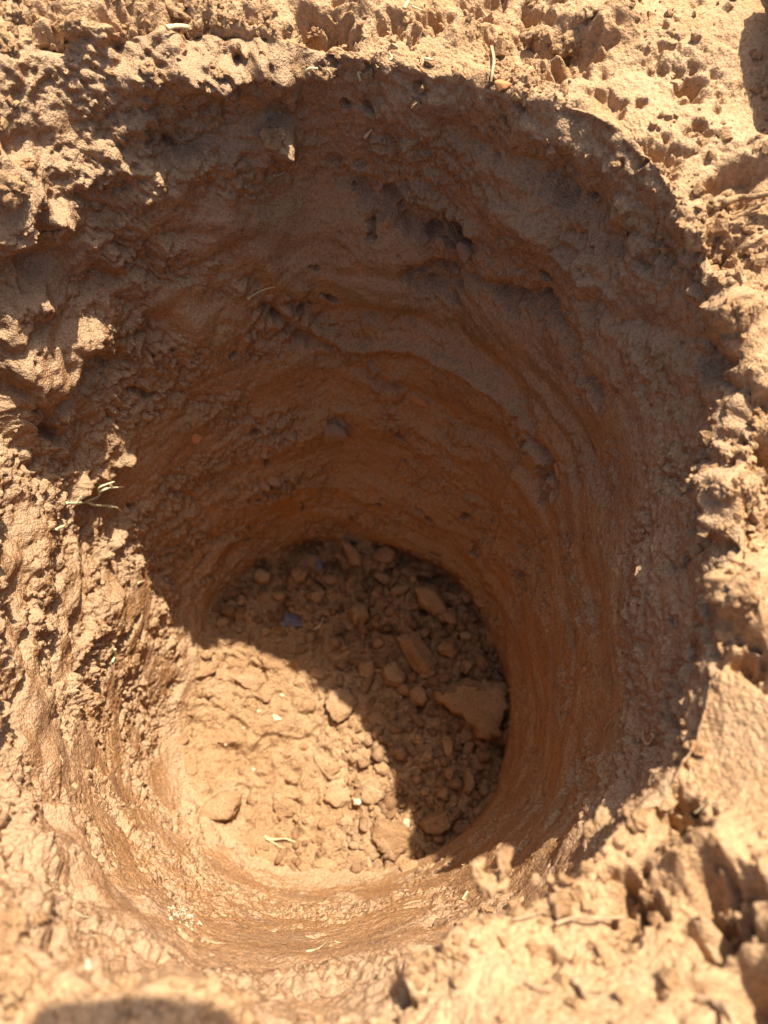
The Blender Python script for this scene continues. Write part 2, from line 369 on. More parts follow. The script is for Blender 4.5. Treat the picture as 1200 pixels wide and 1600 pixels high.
# ridges and steps left by the blade: pixels along the line, width, height
ridges = [
    ([(430, 480), (480, 515), (540, 545), (610, 540), (690, 560), (760, 600), (805, 640)], .007, .010),
    ([(400, 440), (440, 475), (500, 500), (560, 490), (640, 500), (720, 530), (790, 590), (830, 660)], .010, -.009),
    ([(540, 262), (600, 292), (650, 318), (690, 335), (730, 355)], .008, .014),
    ([(100, 268), (190, 272), (280, 262), (360, 250)], .008, .010), ([(90, 240), (190, 245), (280, 238)], .016, -.007),
    ([(760, 920), (780, 840), (800, 760), (830, 690)], .006, .005), ([(740, 860), (770, 790)], .006, -.004),
    ([(220, 870), (300, 800), (370, 770), (450, 750)], .007, .004), ([(250, 905), (330, 850), (420, 815)], .008, -.005),
    ([(90, 900), (85, 1000), (95, 1100), (120, 1190)], .004, -.010), ([(215, 960), (180, 1020), (140, 1090)], .0035, -.008),
    ([(235, 990), (200, 1070), (190, 1130)], .0035, -.006), ([(40, 1000), (30, 1120), (50, 1220)], .004, -.006), ([(180, 930), (130, 1000), (110, 1060)], .008, .006),
    ([(540, 275), (600, 305), (655, 335), (700, 380), (690, 420)], .010, -.012), ([(640, 432), (700, 425), (750, 440), (800, 462), (860, 470)], .006, -.010),
    ([(860, 470), (890, 520), (905, 580), (930, 620)], .007, -.010), ([(830, 690), (860, 720), (868, 770)], .006, -.012), ([(808, 850), (815, 900), (808, 940)], .006, -.012),
    ([(420, 480), (450, 505), (480, 535), (520, 545)], .006, -.008), ([(500, 560), (580, 590), (640, 610), (700, 650)], .006, -.006), ([(520, 250), (560, 262), (590, 280)], .006, -.010),
    ([(880, 950), (900, 1020), (895, 1090)], .005, -.005), ([(930, 1060), (925, 1120), (910, 1170)], .005, -.005), ([(700, 200), (760, 230), (820, 260)], .010, -.008), ([(840, 280), (900, 310), (960, 380)], .012, -.009),
    ([(930, 480), (990, 500), (1060, 540)], .010, -.008), ([(600, 180), (680, 215), (740, 260)], .010, .007), ([(780, 330), (850, 360), (920, 440)], .012, .008),
    ([(640, 360), (680, 375), (720, 380)], .009, -.008),
    ([(1000, 800), (1012, 900), (1005, 1000), (985, 1080)], .005, -.006), ([(1080, 980), (1020, 1060), (985, 1100)], .009, .002),
    ([(452, 50), (457, 110), (459, 160)], .008, .007), ([(470, 50), (474, 120), (470, 165)], .006, -.008), ([(1108, 330), (1112, 400)], .004, -.012),
]
for line, wd, hgt in ridges:
    pts = [base_at(*p) for p in line]; q = []
    for a, b in zip(pts, pts[1:]):
        n = max(2, int(np.linalg.norm(b - a) / (wd * 0.5)))
        q += [a + (b - a) * j / n for j in range(n)]
    q.append(pts[-1]); q = np.array(q)
    lo, hi = q.min(0) - 3 * wd, q.max(0) + 3 * wd
    m = np.where(((P > lo) & (P < hi)).all(1))[0]
    d2 = np.full(len(m), 1e9)
    for p in q: d2 = np.minimum(d2, ((P[m] - p) ** 2).sum(1))
    wob = 1 + 0.7 * perlin(P[m], wd * 1.6, 41) + 0.5 * perlin(P[m], wd * 0.7, 42)
    disp[m] += hgt * np.exp(-d2 / (wd * wob) ** 2) * (0.8 + 0.8 * perlin(P[m], 0.03, 43))
disp[:NTH] = disp[:NTH].mean()

VD = V + N3 * disp.reshape(V.shape[:2])[:, :, None]
ND = grid_normals(VD)
PT = VD.reshape(-1, 3); PN = ND.reshape(-1, 3)
du, dv, dd = project(PT)

def spots(lst):
    f = np.zeros(len(P))
    for px, py, rad in lst:
        q = base_at(px, py); f = np.maximum(f, np.exp(-(((P - q) ** 2).sum(1) / rad ** 2) ** 1.5))
    return f * sstep(-0.35, 0.2, perlin(P, 0.03, 53) + 0.4 * perlin(st, 0.008, 54))
TINT = {"smear": spots([(460, 340, .035), (430, 400, .03), (500, 410, .035), (570, 440, .035), (640, 480, .03), (700, 500, .03), (760, 540, .03), (800, 480, .02), (840, 600, .03), (880, 680, .03)]),
        "ochre": spots([(480, 790, .05), (560, 780, .05), (640, 760, .04), (790, 790, .02), (760, 880, .022), (655, 630, .016), (250, 268, .012), (330, 262, .012), (510, 436, .008), (600, 830, .03), (420, 440, .012), (870, 700, .010)])}
def sheet(name, r0, r1, mat, cap=False):
    n = r1 - r0 + 1
    co = VD[r0:r1 + 1].reshape(-1, 3); nm = ND[r0:r1 + 1].reshape(-1, 3)
    i = np.arange(n - 1)[:, None] * NTH; j = np.arange(NTH)[None, :]; j2 = (j + 1) % NTH
    q = np.stack([i + j, i + NTH + j, i + NTH + j2, i + j2], -1).reshape(-1, 4)
    me = bpy.data.meshes.new(name)
    nv, nq = len(co), len(q); extra = NTH if cap else 0
    me.vertices.add(nv); me.vertices.foreach_set("co", co.astype(np.float32).ravel())
    me.loops.add(nq * 4 + extra); me.polygons.add(nq + (1 if cap else 0))
    li = q.ravel(); ls = np.arange(nq) * 4
    if cap:
        li = np.concatenate([li, np.arange(NTH)]); ls = np.append(ls, nq * 4)
    me.loops.foreach_set("vertex_index", li.astype(np.int32)); me.polygons.foreach_set("loop_start", ls.astype(np.int32))
    me.update(calc_edges=True); me.validate()
    me.polygons.foreach_set("use_smooth", np.ones(len(me.polygons), bool))
    me.normals_split_custom_set_from_vertices(nm.astype(np.float32))
    me.materials.append(mat)
    if name == "pit_wall":
        for key, f in TINT.items():
            a = me.attributes.new(key, 'FLOAT', 'POINT'); a.data.foreach_set("value", f.reshape(V.shape[:2])[r0:r1 + 1].astype(np.float32).ravel())
    o = bpy.data.objects.new(name, me); COL.objects.link(o); o["kind"] = "structure"
    return o
sheet("pit_floor", 0, i0, M_floor, cap=True)
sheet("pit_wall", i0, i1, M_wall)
sheet("ground", i1, NR - 1, M_ground)

# ------------------------------------------------------------------ finding places on the displaced earth
def at(px, py):
    """point and normal of the earth seen at this pixel"""
    e = (du - px) ** 2 + (dv - py) ** 2
    k = np.where(e < 16.0)[0]
    i = int(k[np.argmin(dd[k])]) if len(k) else int(np.argmin(e))
    return Vector(PT[i]), Vector(PN[i]), float(dd[i])

def tag(o, label, cat, group=None, kind=None):
    o["label"] = label; o["category"] = cat
    if group: o["group"] = group
    if kind: o["kind"] = kind
    return o
def link(name, me, mat=None, parent=None):
    o = bpy.data.objects.new(name, me); COL.objects.link(o)
    if mat and not me.materials: me.materials.append(mat)
    if parent: o.parent = parent
    return o

# ------------------------------------------------------------------ clods: broken lumps of earth, a stock of shapes
def ico(sub):
    bm = bmesh.new(); bmesh.ops.create_icosphere(bm, subdivisions=sub, radius=1.0)
    v = np.array([x.co[:] for x in bm.verts]); f = [[x.index for x in y.verts] for y in bm.faces]; bm.free()
    return v / np.linalg.norm(v, axis=1)[:, None], f
ICO4, FIC4 = ico(4); ICO1, FIC1 = ico(2); ICO0, FIC0 = ico(1)
def lump(v, r, planes=9, soft=14.0, rough=0.07, lumpy=0.0):
    n = r.normal(size=(planes, 3)); n /= np.linalg.norm(n, axis=1)[:, None]
    p = r.uniform(0.50, 1.0, planes)
    d = np.maximum(v @ n.T, 1e-3) / p
    rad = 1.0 / (np.power((d ** soft).sum(1) + 0.72 ** soft, 1.0 / soft))
    off = r.uniform(0, 50, 3)
    rad = rad + rough * perlin(v + off, 0.5) + 0.8 * rough * (billow(v + off, 0.27) - 0.4) + 0.5 * rough * (billow(v + off, 0.12) - 0.4) + lumpy * (billow(v + off, 0.75) - 0.3)
    return v * rad[:, None]
def clod_mesh(name, seed, mat, **kw):
    r = np.random.default_rng(seed); me = bpy.data.meshes.new(name)
    v = lump(ICO4, r, **kw); v -= v.mean(0)
    v /= np.abs(v).max(0)
    me.from_pydata(v.tolist(), [], FIC4); me.polygons.foreach_set("use_smooth", np.ones(len(me.polygons), bool))
    me.materials.append(mat); return me
def hull_mesh(name, pts, seed, mat, rough=0.06, cuts=3, round_=2):
    """a broken block: hull of corner points, edges worn a little, faces pitted"""
    bm = bmesh.new()
    for p in pts: bm.verts.new(p)
    h = bmesh.ops.convex_hull(bm, input=bm.verts)
    bmesh.ops.delete(bm, geom=[v for v in bm.verts if not v.link_faces], context='VERTS')
    bmesh.ops.triangulate(bm, faces=bm.faces)
    bmesh.ops.subdivide_edges(bm, edges=bm.edges, cuts=cuts, use_grid_fill=True)
    bmesh.ops.triangulate(bm, faces=bm.faces)
    bmesh.ops.subdivide_edges(bm, edges=[e for e in bm.edges if e.calc_length() > 0.30], cuts=1)
    bmesh.ops.triangulate(bm, faces=bm.faces)
    for _ in range(round_): bmesh.ops.smooth_vert(bm, verts=bm.verts, factor=0.5, use_axis_x=True, use_axis_y=True, use_axis_z=True)
    bm.normal_update()
    co = np.array([v.co[:] for v in bm.verts]) + seed * 1.37
    n = rough * (1.6 * perlin(co, 0.8) + 1.5 * (billow(co, 0.38) - .4) + 1.0 * (billow(co, 0.17) - .4) + 0.8 * perlin(co, 0.10))
    for v, k in zip(bm.verts, n): v.co += v.normal * float(k) * 1.6
    me = bpy.data.meshes.new(name); bm.to_mesh(me); bm.free()
    me.polygons.foreach_set("use_smooth", np.ones(len(me.polygons), bool)); me.materials.append(mat); return me
def random_block(r):
    n = int(r.integers(5, 8)); a = np.sort(r.uniform(0, 2 * np.pi, n)) ; a = np.linspace(0, 2 * np.pi, n, endpoint=False) + r.uniform(-.35, .35, n)
    q = r.uniform(0.72, 1.0, n); out = []
    for t, k in zip(a, q):
        m = r.uniform(0.68, 0.95)
        out += [(k * math.cos(t), k * math.sin(t), r.uniform(-1, -.6)), (m * k * math.cos(t + r.uniform(-.2, .2)), m * k * math.sin(t), r.uniform(.5, 1))]
    return out
ANG = [hull_mesh("clod", random_block(np.random.default_rng(100 + i)), i, M_clod) for i in range(12)]
def knob(r):
    d = r.normal(size=(15, 3)); d /= np.linalg.norm(d, axis=1)[:, None]
    return (d * r.uniform(0.8, 1.0, 15)[:, None]).tolist()
RND = [hull_mesh("clod", knob(np.random.default_rng(200 + i)), 20 + i, M_clod, rough=0.075, round_=1) for i in range(10)]
LUM = [clod_mesh("clod", 300 + i, M_clod, planes=10, soft=14, rough=0.34, lumpy=0.5) for i in range(8)]
STO = [clod_mesh("stone", 400 + i, M_stone, planes=11, soft=26, rough=0.06) for i in range(6)]
ALT = {}
def remat(me, mat):
    key = (me.name, mat.name)
    if key not in ALT:
        m = me.copy(); m.materials.clear(); m.materials.append(mat); ALT[key] = m
    return ALT[key]
_pick = [0]
def put(name, px, py, wpx, hpx, rot, kind, label, cat, group=None, mat=None, thick=0.6, sink=0.35, upfix=None, anchor=None, mesh=None):
    """lay a lump on the earth seen at a pixel: wpx x hpx photo pixels across, turned by rot degrees in the picture"""
    p, n, d = at(px, py)
    if anchor:                              # held up by the clod rooted at another spot, at that distance from the lens
        _, n, d = at(*anchor); p = Vector((0, 0, H)) + Vector(ray(px, py).tolist()) * d
    _pick[0] += 1
    me = {'ang': ANG, 'rnd': RND, 'lum': LUM, 'sto': STO}[kind]; me = me[(_pick[0] * 7 + int(px)) % len(me)]
    if mesh: me = mesh
    if mat: me = remat(me, mat)
    k = d / FPX
    vx, vy = Vector((1, 0, 0)), Vector((0, CT, ST))            # picture right and up, as directions in the place
    a = math.radians(rot); ax = vx * math.cos(a) + vy * math.sin(a)
    nn = (n + Vector((0, -ST, CT)) * 0.7 + Vector((0, 0, .25))).normalized() if upfix is None else Vector(upfix).normalized()
    ax = (ax - nn * ax.dot(nn)).normalized(); ay = nn.cross(ax)
    sx, sy = wpx * k / 2, hpx * k / 2; sz = min(sx, sy) * thick if thick < 5 else thick
    M = Matrix((ax, ay, nn)).transposed().to_4x4()
    M = M @ Euler((random.uniform(-.15, .15), random.uniform(-.15, .15), 0)).to_matrix().to_4x4()
    o = link(name, me)
    o.matrix_world = Matrix.Translation(p + nn * sz * (1 - 2 * sink)) @ M @ Matrix.Diagonal((sx, sy, sz, 1))
    tag(o, label, cat, group); return o
# ------------------------------------------------------------------ crumbs nobody could count
def crumbs(name, mat, N, pick, rmin, rmax, power, label, shapes=12, fine=False):
    """pick(n) -> vertex indices of the earth; radii rmin..rmax, mostly small"""
    r = np.random.default_rng(len(name) * 13 + N)
    idx = pick(r, N); C0 = PT[idx]; Nn_ = PN[idx]
    rad = rmin + (rmax - rmin) * r.random(N) ** power
    vs, fs = [], []
    for q in range(shapes):
        bm = bmesh.new()
        for p in (random_block(r) if q % 2 else knob(r)): bm.verts.new(p)
        bmesh.ops.convex_hull(bm, input=bm.verts); bmesh.ops.delete(bm, geom=[v for v in bm.verts if not v.link_faces], context='VERTS')
        if fine:
            bmesh.ops.subdivide_edges(bm, edges=bm.edges, cuts=1, use_grid_fill=True)
            bmesh.ops.smooth_vert(bm, verts=bm.verts, factor=0.35, use_axis_x=True, use_axis_y=True, use_axis_z=True)
        bmesh.ops.triangulate(bm, faces=bm.faces); bm.verts.index_update()
        v = np.array([x.co[:] for x in bm.verts]); v = v * (1 + (0.22 if fine else 0.1) * perlin(v + q, 0.5))[:, None]
        vs.append(v); fs.append(np.array([[x.index for x in y.verts] for y in bm.faces])); bm.free()
    Q = r.normal(size=(N, 4)); Q /= np.linalg.norm(Q, axis=1)[:, None]
    a, b, c_, d_ = Q.T
    R = np.stack([np.stack([1 - 2 * (c_**2 + d_**2), 2 * (b*c_ - a*d_), 2 * (b*d_ + a*c_)], -1),
                  np.stack([2 * (b*c_ + a*d_), 1 - 2 * (b**2 + d_**2), 2 * (c_*d_ - a*b)], -1),
                  np.stack([2 * (b*d_ - a*c_), 2 * (c_*d_ + a*b), 1 - 2 * (b**2 + c_**2)], -1)], 1)
    sc3 = rad[:, None] * r.uniform(0.65, 1.25, (N, 3))
    which = r.integers(0, shapes, N); COs, Fs, base = [], [], 0
    ctr = C0 + Nn_ * (rad * r.uniform(-0.35, 0.45, N))[:, None]
    for k in range(shapes):
        m = which == k; n_ = int(m.sum()); nv = len(vs[k])
        c3 = np.einsum('nij,nvj->nvi', R[m], vs[k][None] * sc3[m][:, None, :]) + ctr[m][:, None, :]
        COs.append(c3.reshape(-1, 3)); Fs.append((fs[k][None] + (base + np.arange(n_) * nv)[:, None, None]).reshape(-1, 3)); base += n_ * nv
    co = np.concatenate(COs); F = np.concatenate(Fs)
    me = bpy.data.meshes.new(name)
    me.vertices.add(len(co)); me.vertices.foreach_set("co", co.astype(np.float32).ravel())
    me.loops.add(len(F) * 3); me.polygons.add(len(F))
    me.loops.foreach_set("vertex_index", F.ravel().astype(np.int32)); me.polygons.foreach_set("loop_start", (np.arange(len(F)) * 3).astype(np.int32))
    me.update(calc_edges=True); me.polygons.foreach_set("use_smooth", np.full(len(F), fine))
    me.materials.append(mat)
    o = link(name, me); tag(o, label, "soil crumbs", kind="stuff"); return o
def pick_rows(r0, r1, area=True, keep=None):
    def f(r, n):
        out = np.zeros(0, int)
        while len(out) < n:
            u = r.random(n * 2)
            row = (r0 + (r1 - r0) * (np.sqrt(u) if area else u)).astype(int)
            i = row * NTH + r.integers(0, NTH, n * 2)
            if keep is not None: i = i[keep(i, r)]
            out = np.concatenate([out, i])
        return out[:n]
    return f
in_view = lambda i: (du[i] > -60) & (du[i] < 1260) & (dv[i] > -60) & (dv[i] < 1660)
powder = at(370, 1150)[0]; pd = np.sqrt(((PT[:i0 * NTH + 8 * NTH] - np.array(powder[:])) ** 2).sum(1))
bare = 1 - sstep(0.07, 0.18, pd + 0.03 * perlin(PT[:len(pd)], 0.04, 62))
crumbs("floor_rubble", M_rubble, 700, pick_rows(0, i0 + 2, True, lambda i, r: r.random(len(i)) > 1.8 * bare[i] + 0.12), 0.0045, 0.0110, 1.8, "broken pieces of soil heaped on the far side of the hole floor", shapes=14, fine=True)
crumbs("floor_crumbs", M_clod, 4200, pick_rows(0, i0 + 4, True, lambda i, r: r.random(len(i)) > 0.85 * bare[i]), 0.0009, 0.0050, 4.0, "fine crumbs of loose soil strewn over the hole floor")
clump = perlin(PT, 0.05, 60) + 0.6 * perlin(PT, 0.016, 61)
crumbs("rim_crumbs", M_clod, 3000, pick_rows(i1 - 20, i1 + 170, False, lambda i, r: in_view(i) & (r.random(len(i)) > 0.8 * sandy[i]) & (clump[i] > 0.05 + 0.3 * r.random(len(i)) - 0.2)), 0.0008, 0.0045, 3.5,
       "fine crumbs of dry soil scattered along the hole rim")
crumbs("wall_crumbs", M_wall, 2600, pick_rows(i0 + 10, i1 - 10, False, lambda i, r: (rough[i] > 0.55 + 0.5 * r.random(len(i))) & (r.random(len(i)) < 0.35 + 0.65 * sunny[i])), 0.0007, 0.0028, 3.0,
       "small soil crumbs clinging to the hole wall")

# ------------------------------------------------------------------ clods and stones on the floor of the hole
G_SH, G_SU = "clods lying in the shaded part of the hole floor", "clods lying in the sunlit part of the hole floor"
shaded = [
 (728, 1108, 118, 84, -28, 'ang', "large flat angular clod slab, biggest in the shaded floor, tilted against the wall"),
 (603, 870, 48, 36, 0, 'rnd', "rounded clod in the dark gap at the base of the far wall"),
 (560, 961, 44, 46, -50, 'ang', "angular clod on the shaded floor beyond the tip of the sunlit patch"),
 (653, 1023, 92, 46, -62, 'ang', "long narrow clod lying diagonally beside the round knobby clod"),
 (696, 1011, 40, 38, 10, 'rnd', "round knobby clod beside the long narrow diagonal clod"),
 (616, 1052, 56, 40, -60, 'ang', "orange brown wedge clod near the curved edge of the sunlit patch"),
 (572, 1046, 34, 48, 0, 'ang', "dark clod touching the shadow edge beside the broad sunlit lump"),
 (729, 1039, 28, 26, 0, 'rnd', "small clod behind the large slab, nearer the slab of two neighbours"),
 (755, 1038, 20, 36, 10, 'ang', "upright narrow clod wedged against the wall behind the large slab"),
 (412, 902, 32, 36, 20, 'ang', "pointed clod at the wall foot before the blocky orange brown one"),
 (470, 898, 48, 36, 25, 'ang', "orange brown blocky clod at the foot of the far wall"),
 (553, 864, 60, 32, -62, 'ang', "elongated clod leaning on the far wall foot beside the rounded clod"),
 (627, 921, 44, 18, 12, 'ang', "thin flat clod sliver below the rounded clod at the far wall"),
 (672, 935, 74, 50, -35, 'ang', "wide slab clod lying under the far wall with a ridged face"),
 (347, 968, 30, 20, 10, 'rnd', "pale brown small clod near the side wall above the sunlit patch"),
 (325, 1021, 26, 20, 0, 'rnd', "small clod in shade just above the sunlit patch corner"),
 (643, 901, 16, 16, 0, 'rnd', "pea sized round clod between rounded clod and wide slab"),
 (700, 1160, 26, 44, 10, 'ang', "narrow reddish clod just under the point of the large slab"),
 (731, 1168, 30, 36, -10, 'rnd', "reddish lump under the large slab next to the narrow reddish clod"),
 (731, 1213, 26, 52, -12, 'ang', "tall reddish clod standing along the dark strip by the wall"),
 (694, 1237, 22, 30, 0, 'ang', "pale small clod beyond the white pebble in the shade"),
 (683, 1285, 66, 46, 20, 'ang', "dark broad clod slab at the near end of the shaded floor"),
 (757, 1232, 18, 30, 25, 'ang', "greyish splinter of clod touching the wall near the shaded end"),
 (657, 1086, 30, 48, 25, 'ang', "reddish oblong clod lying before the large slab"),
 (632, 1075, 32, 26, -20, 'rnd', "reddish clod between the wedge clod and the oblong clod"),
 (664, 1233, 20, 20, 0, 'rnd', "small beige round clod in shade near the sunlit edge"),
 (710, 1272, 24, 26, 0, 'rnd', "orange tinted clod resting on the dark broad slab"),
 (520, 905, 26, 20, 0, 'rnd', "small clod beside the second blue stone at the far wall"),
 (497, 930, 30, 24, 30, 'ang', "low clod between the two blue stones"),
 (435, 930, 28, 20, 0, 'ang', "flat clod between the pointed clod and the bigger blue stone"),
 (415, 985, 22, 18, 0, 'rnd', "small lump beside the bigger blue stone on its wall side"),
 (595, 900, 42, 26, -20, 'ang', "half buried clod in front of the rounded clod"),
 (610, 955, 34, 22, 15, 'ang', "brown clod between the angular clod and the wide slab"),
 (700, 965, 38, 26, -30, 'ang', "clod chip against the wall below the wide slab"),
 (728, 990, 26, 24, 0, 'rnd', "rough lump against the wall above the small neighbours of the large slab"),
 (590, 1000, 26, 22, 0, 'rnd', "rounded small clod beneath the angular clod"),
 (625, 1000, 22, 18, 0, 'rnd', "tiny lump in loose rubble just below the long narrow clod"),
 (540, 1010, 20, 16, 0, 'rnd', "tiny lump on loose rubble above the sunlit tip"),
 (672, 1180, 24, 20, 0, 'rnd', "small lump on bare loose soil before the narrow reddish clod"),
 (655, 1150, 20, 16, 20, 'ang', "tiny clod alone on bare loose soil by the sunlit edge"),
 (700, 1205, 22, 26, 0, 'rnd', "rounded clod beside the tall reddish clod"),
 (745, 1262, 22, 24, 0, 'rnd', "dark lump in the corner where the shaded floor meets the near wall"),
 (765, 1075, 22, 40, 0, 'ang', "thin clod squeezed between the large slab and the wall"),
 (670, 1050, 36, 26, 20, 'ang', "clod lying over the upper corner of the large slab"),
 (380, 935, 26, 20, -20, 'ang', "low clod at the wall foot between the pointed clod and the pale brown one"),
 (362, 1000, 22, 16, 0, 'rnd', "small round crumb of clod on rubble near the side wall"),
 (660, 990, 28, 22, 0, 'ang', "clod above the long narrow diagonal clod"),
 (585, 930, 20, 18, 0, 'rnd', "little lump between half buried clod and angular clod"),
]
sunlit = [
 (529, 1092, 70, 74, 20, 'rnd', "broad swollen clod with a cracked lower edge at the corner of the sunlit patch"),
 (497, 1053, 46, 24, -25, 'ang', "flat clod chip on the upper edge of the sunlit patch"),
 (390, 1062, 62, 36, -10, 'ang', "smooth flat slab near the upper edge of the sunlit patch"),
 (323, 1049, 58, 22, 30, 'ang', "bar shaped clod at the upper corner of the sunlit patch by the wall"),
 (287, 1155, 32, 18, -5, 'ang', "small flat pale clod at the side wall of the sunlit floor"),
 (372, 1035, 52, 24, 15, 'rnd', "wide clod hump on the shadow line above the smooth flat slab"),
 (428, 1036, 46, 24, -10, 'rnd', "hump of clods on the shadow line between slab and chip"),
 (345, 1258, 98, 60, 22, 'ang', "largest sunlit slab with a black gap under its lower edge"),
 (449, 1234, 70, 32, -22, 'ang', "thin grey edged slab, upper one of a stacked pair"),
 (446, 1262, 58, 40, -30, 'ang', "brown slab, lower one of a stacked pair"),
 (535, 1238, 66, 54, -20, 'rnd', "broad rounded clod touching the whitish pebble on its wall side"),
 (609, 1312, 84, 72, -25, 'ang', "rippled big slab at the shadow edge above a black hollow"),
 (514, 1350, 58, 36, 0, 'rnd', "rounded clod at the near edge of the floor rubble"),
 (525, 1314, 30, 32, 0, 'rnd', "pale yellowish egg shaped clod"),
 (497, 1311, 40, 34, 15, 'ang', "three cornered clod touching the pale yellowish clod"),
 (397, 1251, 22, 24, 0, 'rnd', "small round clod beside the largest sunlit slab"),
 (455, 1214, 30, 28, 0, 'rnd', "rounded clod sitting on the thin grey edged slab"),
 (580, 1246, 52, 40, -20, 'ang', "flat clod behind the white pebble near the shadow edge"),
 (523, 1200, 44, 30, 30, 'ang', "slanting clod above the broad rounded clod"),
 (465, 1065, 26, 22, 0, 'rnd', "round knob clod under the flat chip"),
 (480, 1108, 44, 36, 10, 'rnd', "low swelling clod beside the broad cracked clod"),
 (575, 1150, 36, 26, -20, 'ang', "clod below the broad cracked clod by the shadow edge"),
 (595, 1195, 34, 24, -35, 'ang', "clod on the curve of the shadow edge, halfway down"),
 (618, 1255, 30, 22, 0, 'rnd', "small clod on the shadow edge above the white chip"),
 (555, 1180, 28, 22, 0, 'rnd', "small clod in the rubble above the slanting clod"),
 (475, 1165, 24, 20, 0, 'rnd', "small clod in the middle of the sunlit rubble"),
 (436, 1168, 22, 16, 0, 'ang', "tiny flat clod in the middle of the sunlit rubble beside bare soil"),
 (560, 1338, 46, 34, 0, 'rnd', "clod at the brink of the black hollow under the rippled slab"),
 (478, 1352, 30, 28, 0, 'rnd', "knob clod on the near edge of the rubble, farthest from the hollow"),
 (640, 1352, 44, 26, 15, 'ang', "clod shelf on the wall foot below the rippled slab"),
 (545, 1280, 32, 26, 0, 'ang', "clod between the white pebble and the rippled slab"),
 (488, 1280, 30, 20, 10, 'ang', "flat clod between the stacked pair and the pale yellowish clod"),
 (310, 1085, 30, 22, 0, 'rnd', "small clod below the bar shaped clod"),
 (420, 1090, 22, 16, 0, 'ang', "thin clod chip below the smooth flat slab"),
 (350, 1100, 22, 18, 0, 'rnd', "small clod among sparse crumbs below the bar shaped clod and slab"),
 (300, 1200, 28, 20, -30, 'ang', "low clod where the sunlit floor runs up the side wall"),
 (565, 1290, 26, 22, 0, 'rnd', "little round clod above the rippled slab"),
]
slab_pts = [(x, y, z) for z, k in ((-1, 1), (.55, .93)) for x, y in ((-.95 * k, .52 * k), (-.80 * k, .15 * k), (-.15 * k, -.42 * k), (.42 * k, -.98 * k), (.72 * k, -.80 * k), (.98 * k, .05 * k), (.85 * k, .75 * k), (-.1 * k, .80 * k))]
SLAB = hull_mesh("clod", slab_pts, 3, M_clod, rough=0.10, cuts=5)
put("clod", 732, 1106, 122, 100, 0, 'ang', shaded[0][6], "clod", G_SH, sink=0.10, thick=0.45, mesh=SLAB)
shaded = shaded[1:]
for px, py, a, b, rot, kind, lab in shaded:
    put("clod", px, py, a, b, rot, kind, lab, "clod", G_SH, sink=0.22, thick=0.85)
for px, py, a, b, rot, kind, lab in sunlit:
    put("clod", px, py, a, b, rot, kind, lab, "clod", G_SU, sink=0.58, thick=0.55)
# stones that stand out
put("stone", 457, 968, 38, 27, -12, 'sto', "lilac blue stone with a bright blue lower rim on the shaded floor", "stone", mat=M_blue, sink=.2)
put("stone", 502, 883, 18, 22, 0, 'sto', "smaller blue stone in the dark at the far wall foot", "stone", mat=M_blue, sink=.2)
put("pebble", 557, 1252, 18, 17, 0, 'rnd', "round whitish pebble among clods in the sunlit patch", "pebble", mat=M_white, sink=.25, thick=.9)
put("pebble", 634, 1281, 15, 18, 60, 'sto', "white chip on the shadow edge above the rippled slab", "pebble", mat=M_white, sink=.2)
put("pebble", 432, 1119, 17, 14, 20, 'sto', "cream pebble alone on bare sunlit soil", "pebble", mat=M_white, sink=.3)
for px, py, z_, lab in ((404, 1107, 7, "tiny white grain nearest to the cream pebble"), (378, 1135, 6, "tiny white grain between two others on bare sunlit soil"), (350, 1161, 6, "tiny white grain nearest the side wall on bare sunlit soil"),
                        (444, 1084, 9, "small white flake below the flat clod chip"), (395, 1199, 8, "small white grain above the thin grey edged slab")):
    put("grit", px, py, z_, z_ * .8, 20, 'sto', lab, "grit", "white grains on the sunlit floor", mat=M_white, sink=.2)
# stones and lumps stuck in the wall
put("stone", 525, 677, 48, 40, 0, 'sto', "grey brown round stone bedded in the middle of the far wall", "stone", mat=M_grey, sink=.35, upfix=(0.0, -1, .55))
put("stone", 664, 375, 20, 26, 0, 'sto', "small oval pebble hanging in the hollow of the far wall", "stone", mat=M_grey, sink=.3)
put("stone", 725, 391, 32, 38, 20, 'sto', "larger pebble at the lip of the hollow beside the oval one", "stone", mat=M_grey, sink=.3)
put("stone", 702, 392, 26, 30, 0, 'sto', "round pebble between two others at the hollow lip", "stone", sink=.4)
put("stone", 782, 138, 30, 26, 20, 'sto', "orange brown pebble poking out just under the far rim", "stone", mat=M_orange, sink=.3)
put("clod", 290, 672, 30, 22, 0, 'rnd', "brown lump in the shaded wall above the orange flake", "clod", sink=.4)
put("clod", 311, 684, 18, 20, 0, 'sto', "orange flake stuck on the shaded wall with a hair root below", "clod", mat=M_orange, sink=.4)
put("clod", 962, 258, 26, 24, 0, 'rnd', "pinkish lump on the shaded shoulder below the far rim", "clod", sink=.35)
put("clod", 245, 560, 22, 16, 20, 'ang', "grey chip stuck on the shaded wall away from other stones", "clod", sink=.35)
put("clay_smear", 508, 436, 26, 7, 0, 'ang', "thin bright orange clay smear on the polished band", "clay smear", mat=M_orange, sink=.5, thick=.3)
put("clay_smear", 652, 628, 40, 16, -25, 'ang', "orange clay patch low on the far wall", "clay smear", mat=M_orange, sink=.5, thick=.3)
put("clay_smear", 868, 735, 10, 40, 12, 'ang', "upright orange clay flake beside the black crack in the wall", "clay smear", mat=M_orange, sink=.4, thick=.5)
put("clay_smear", 748, 812, 9, 18, -20, 'ang', "narrow orange splinter on the lower wall", "clay smear", mat=M_orange, sink=.3, thick=.5)
put("clay_smear", 913, 1043, 12, 16, 0, 'rnd', "tiny orange crumb on the plain shaded wall", "clay smear", mat=M_orange, sink=.35)
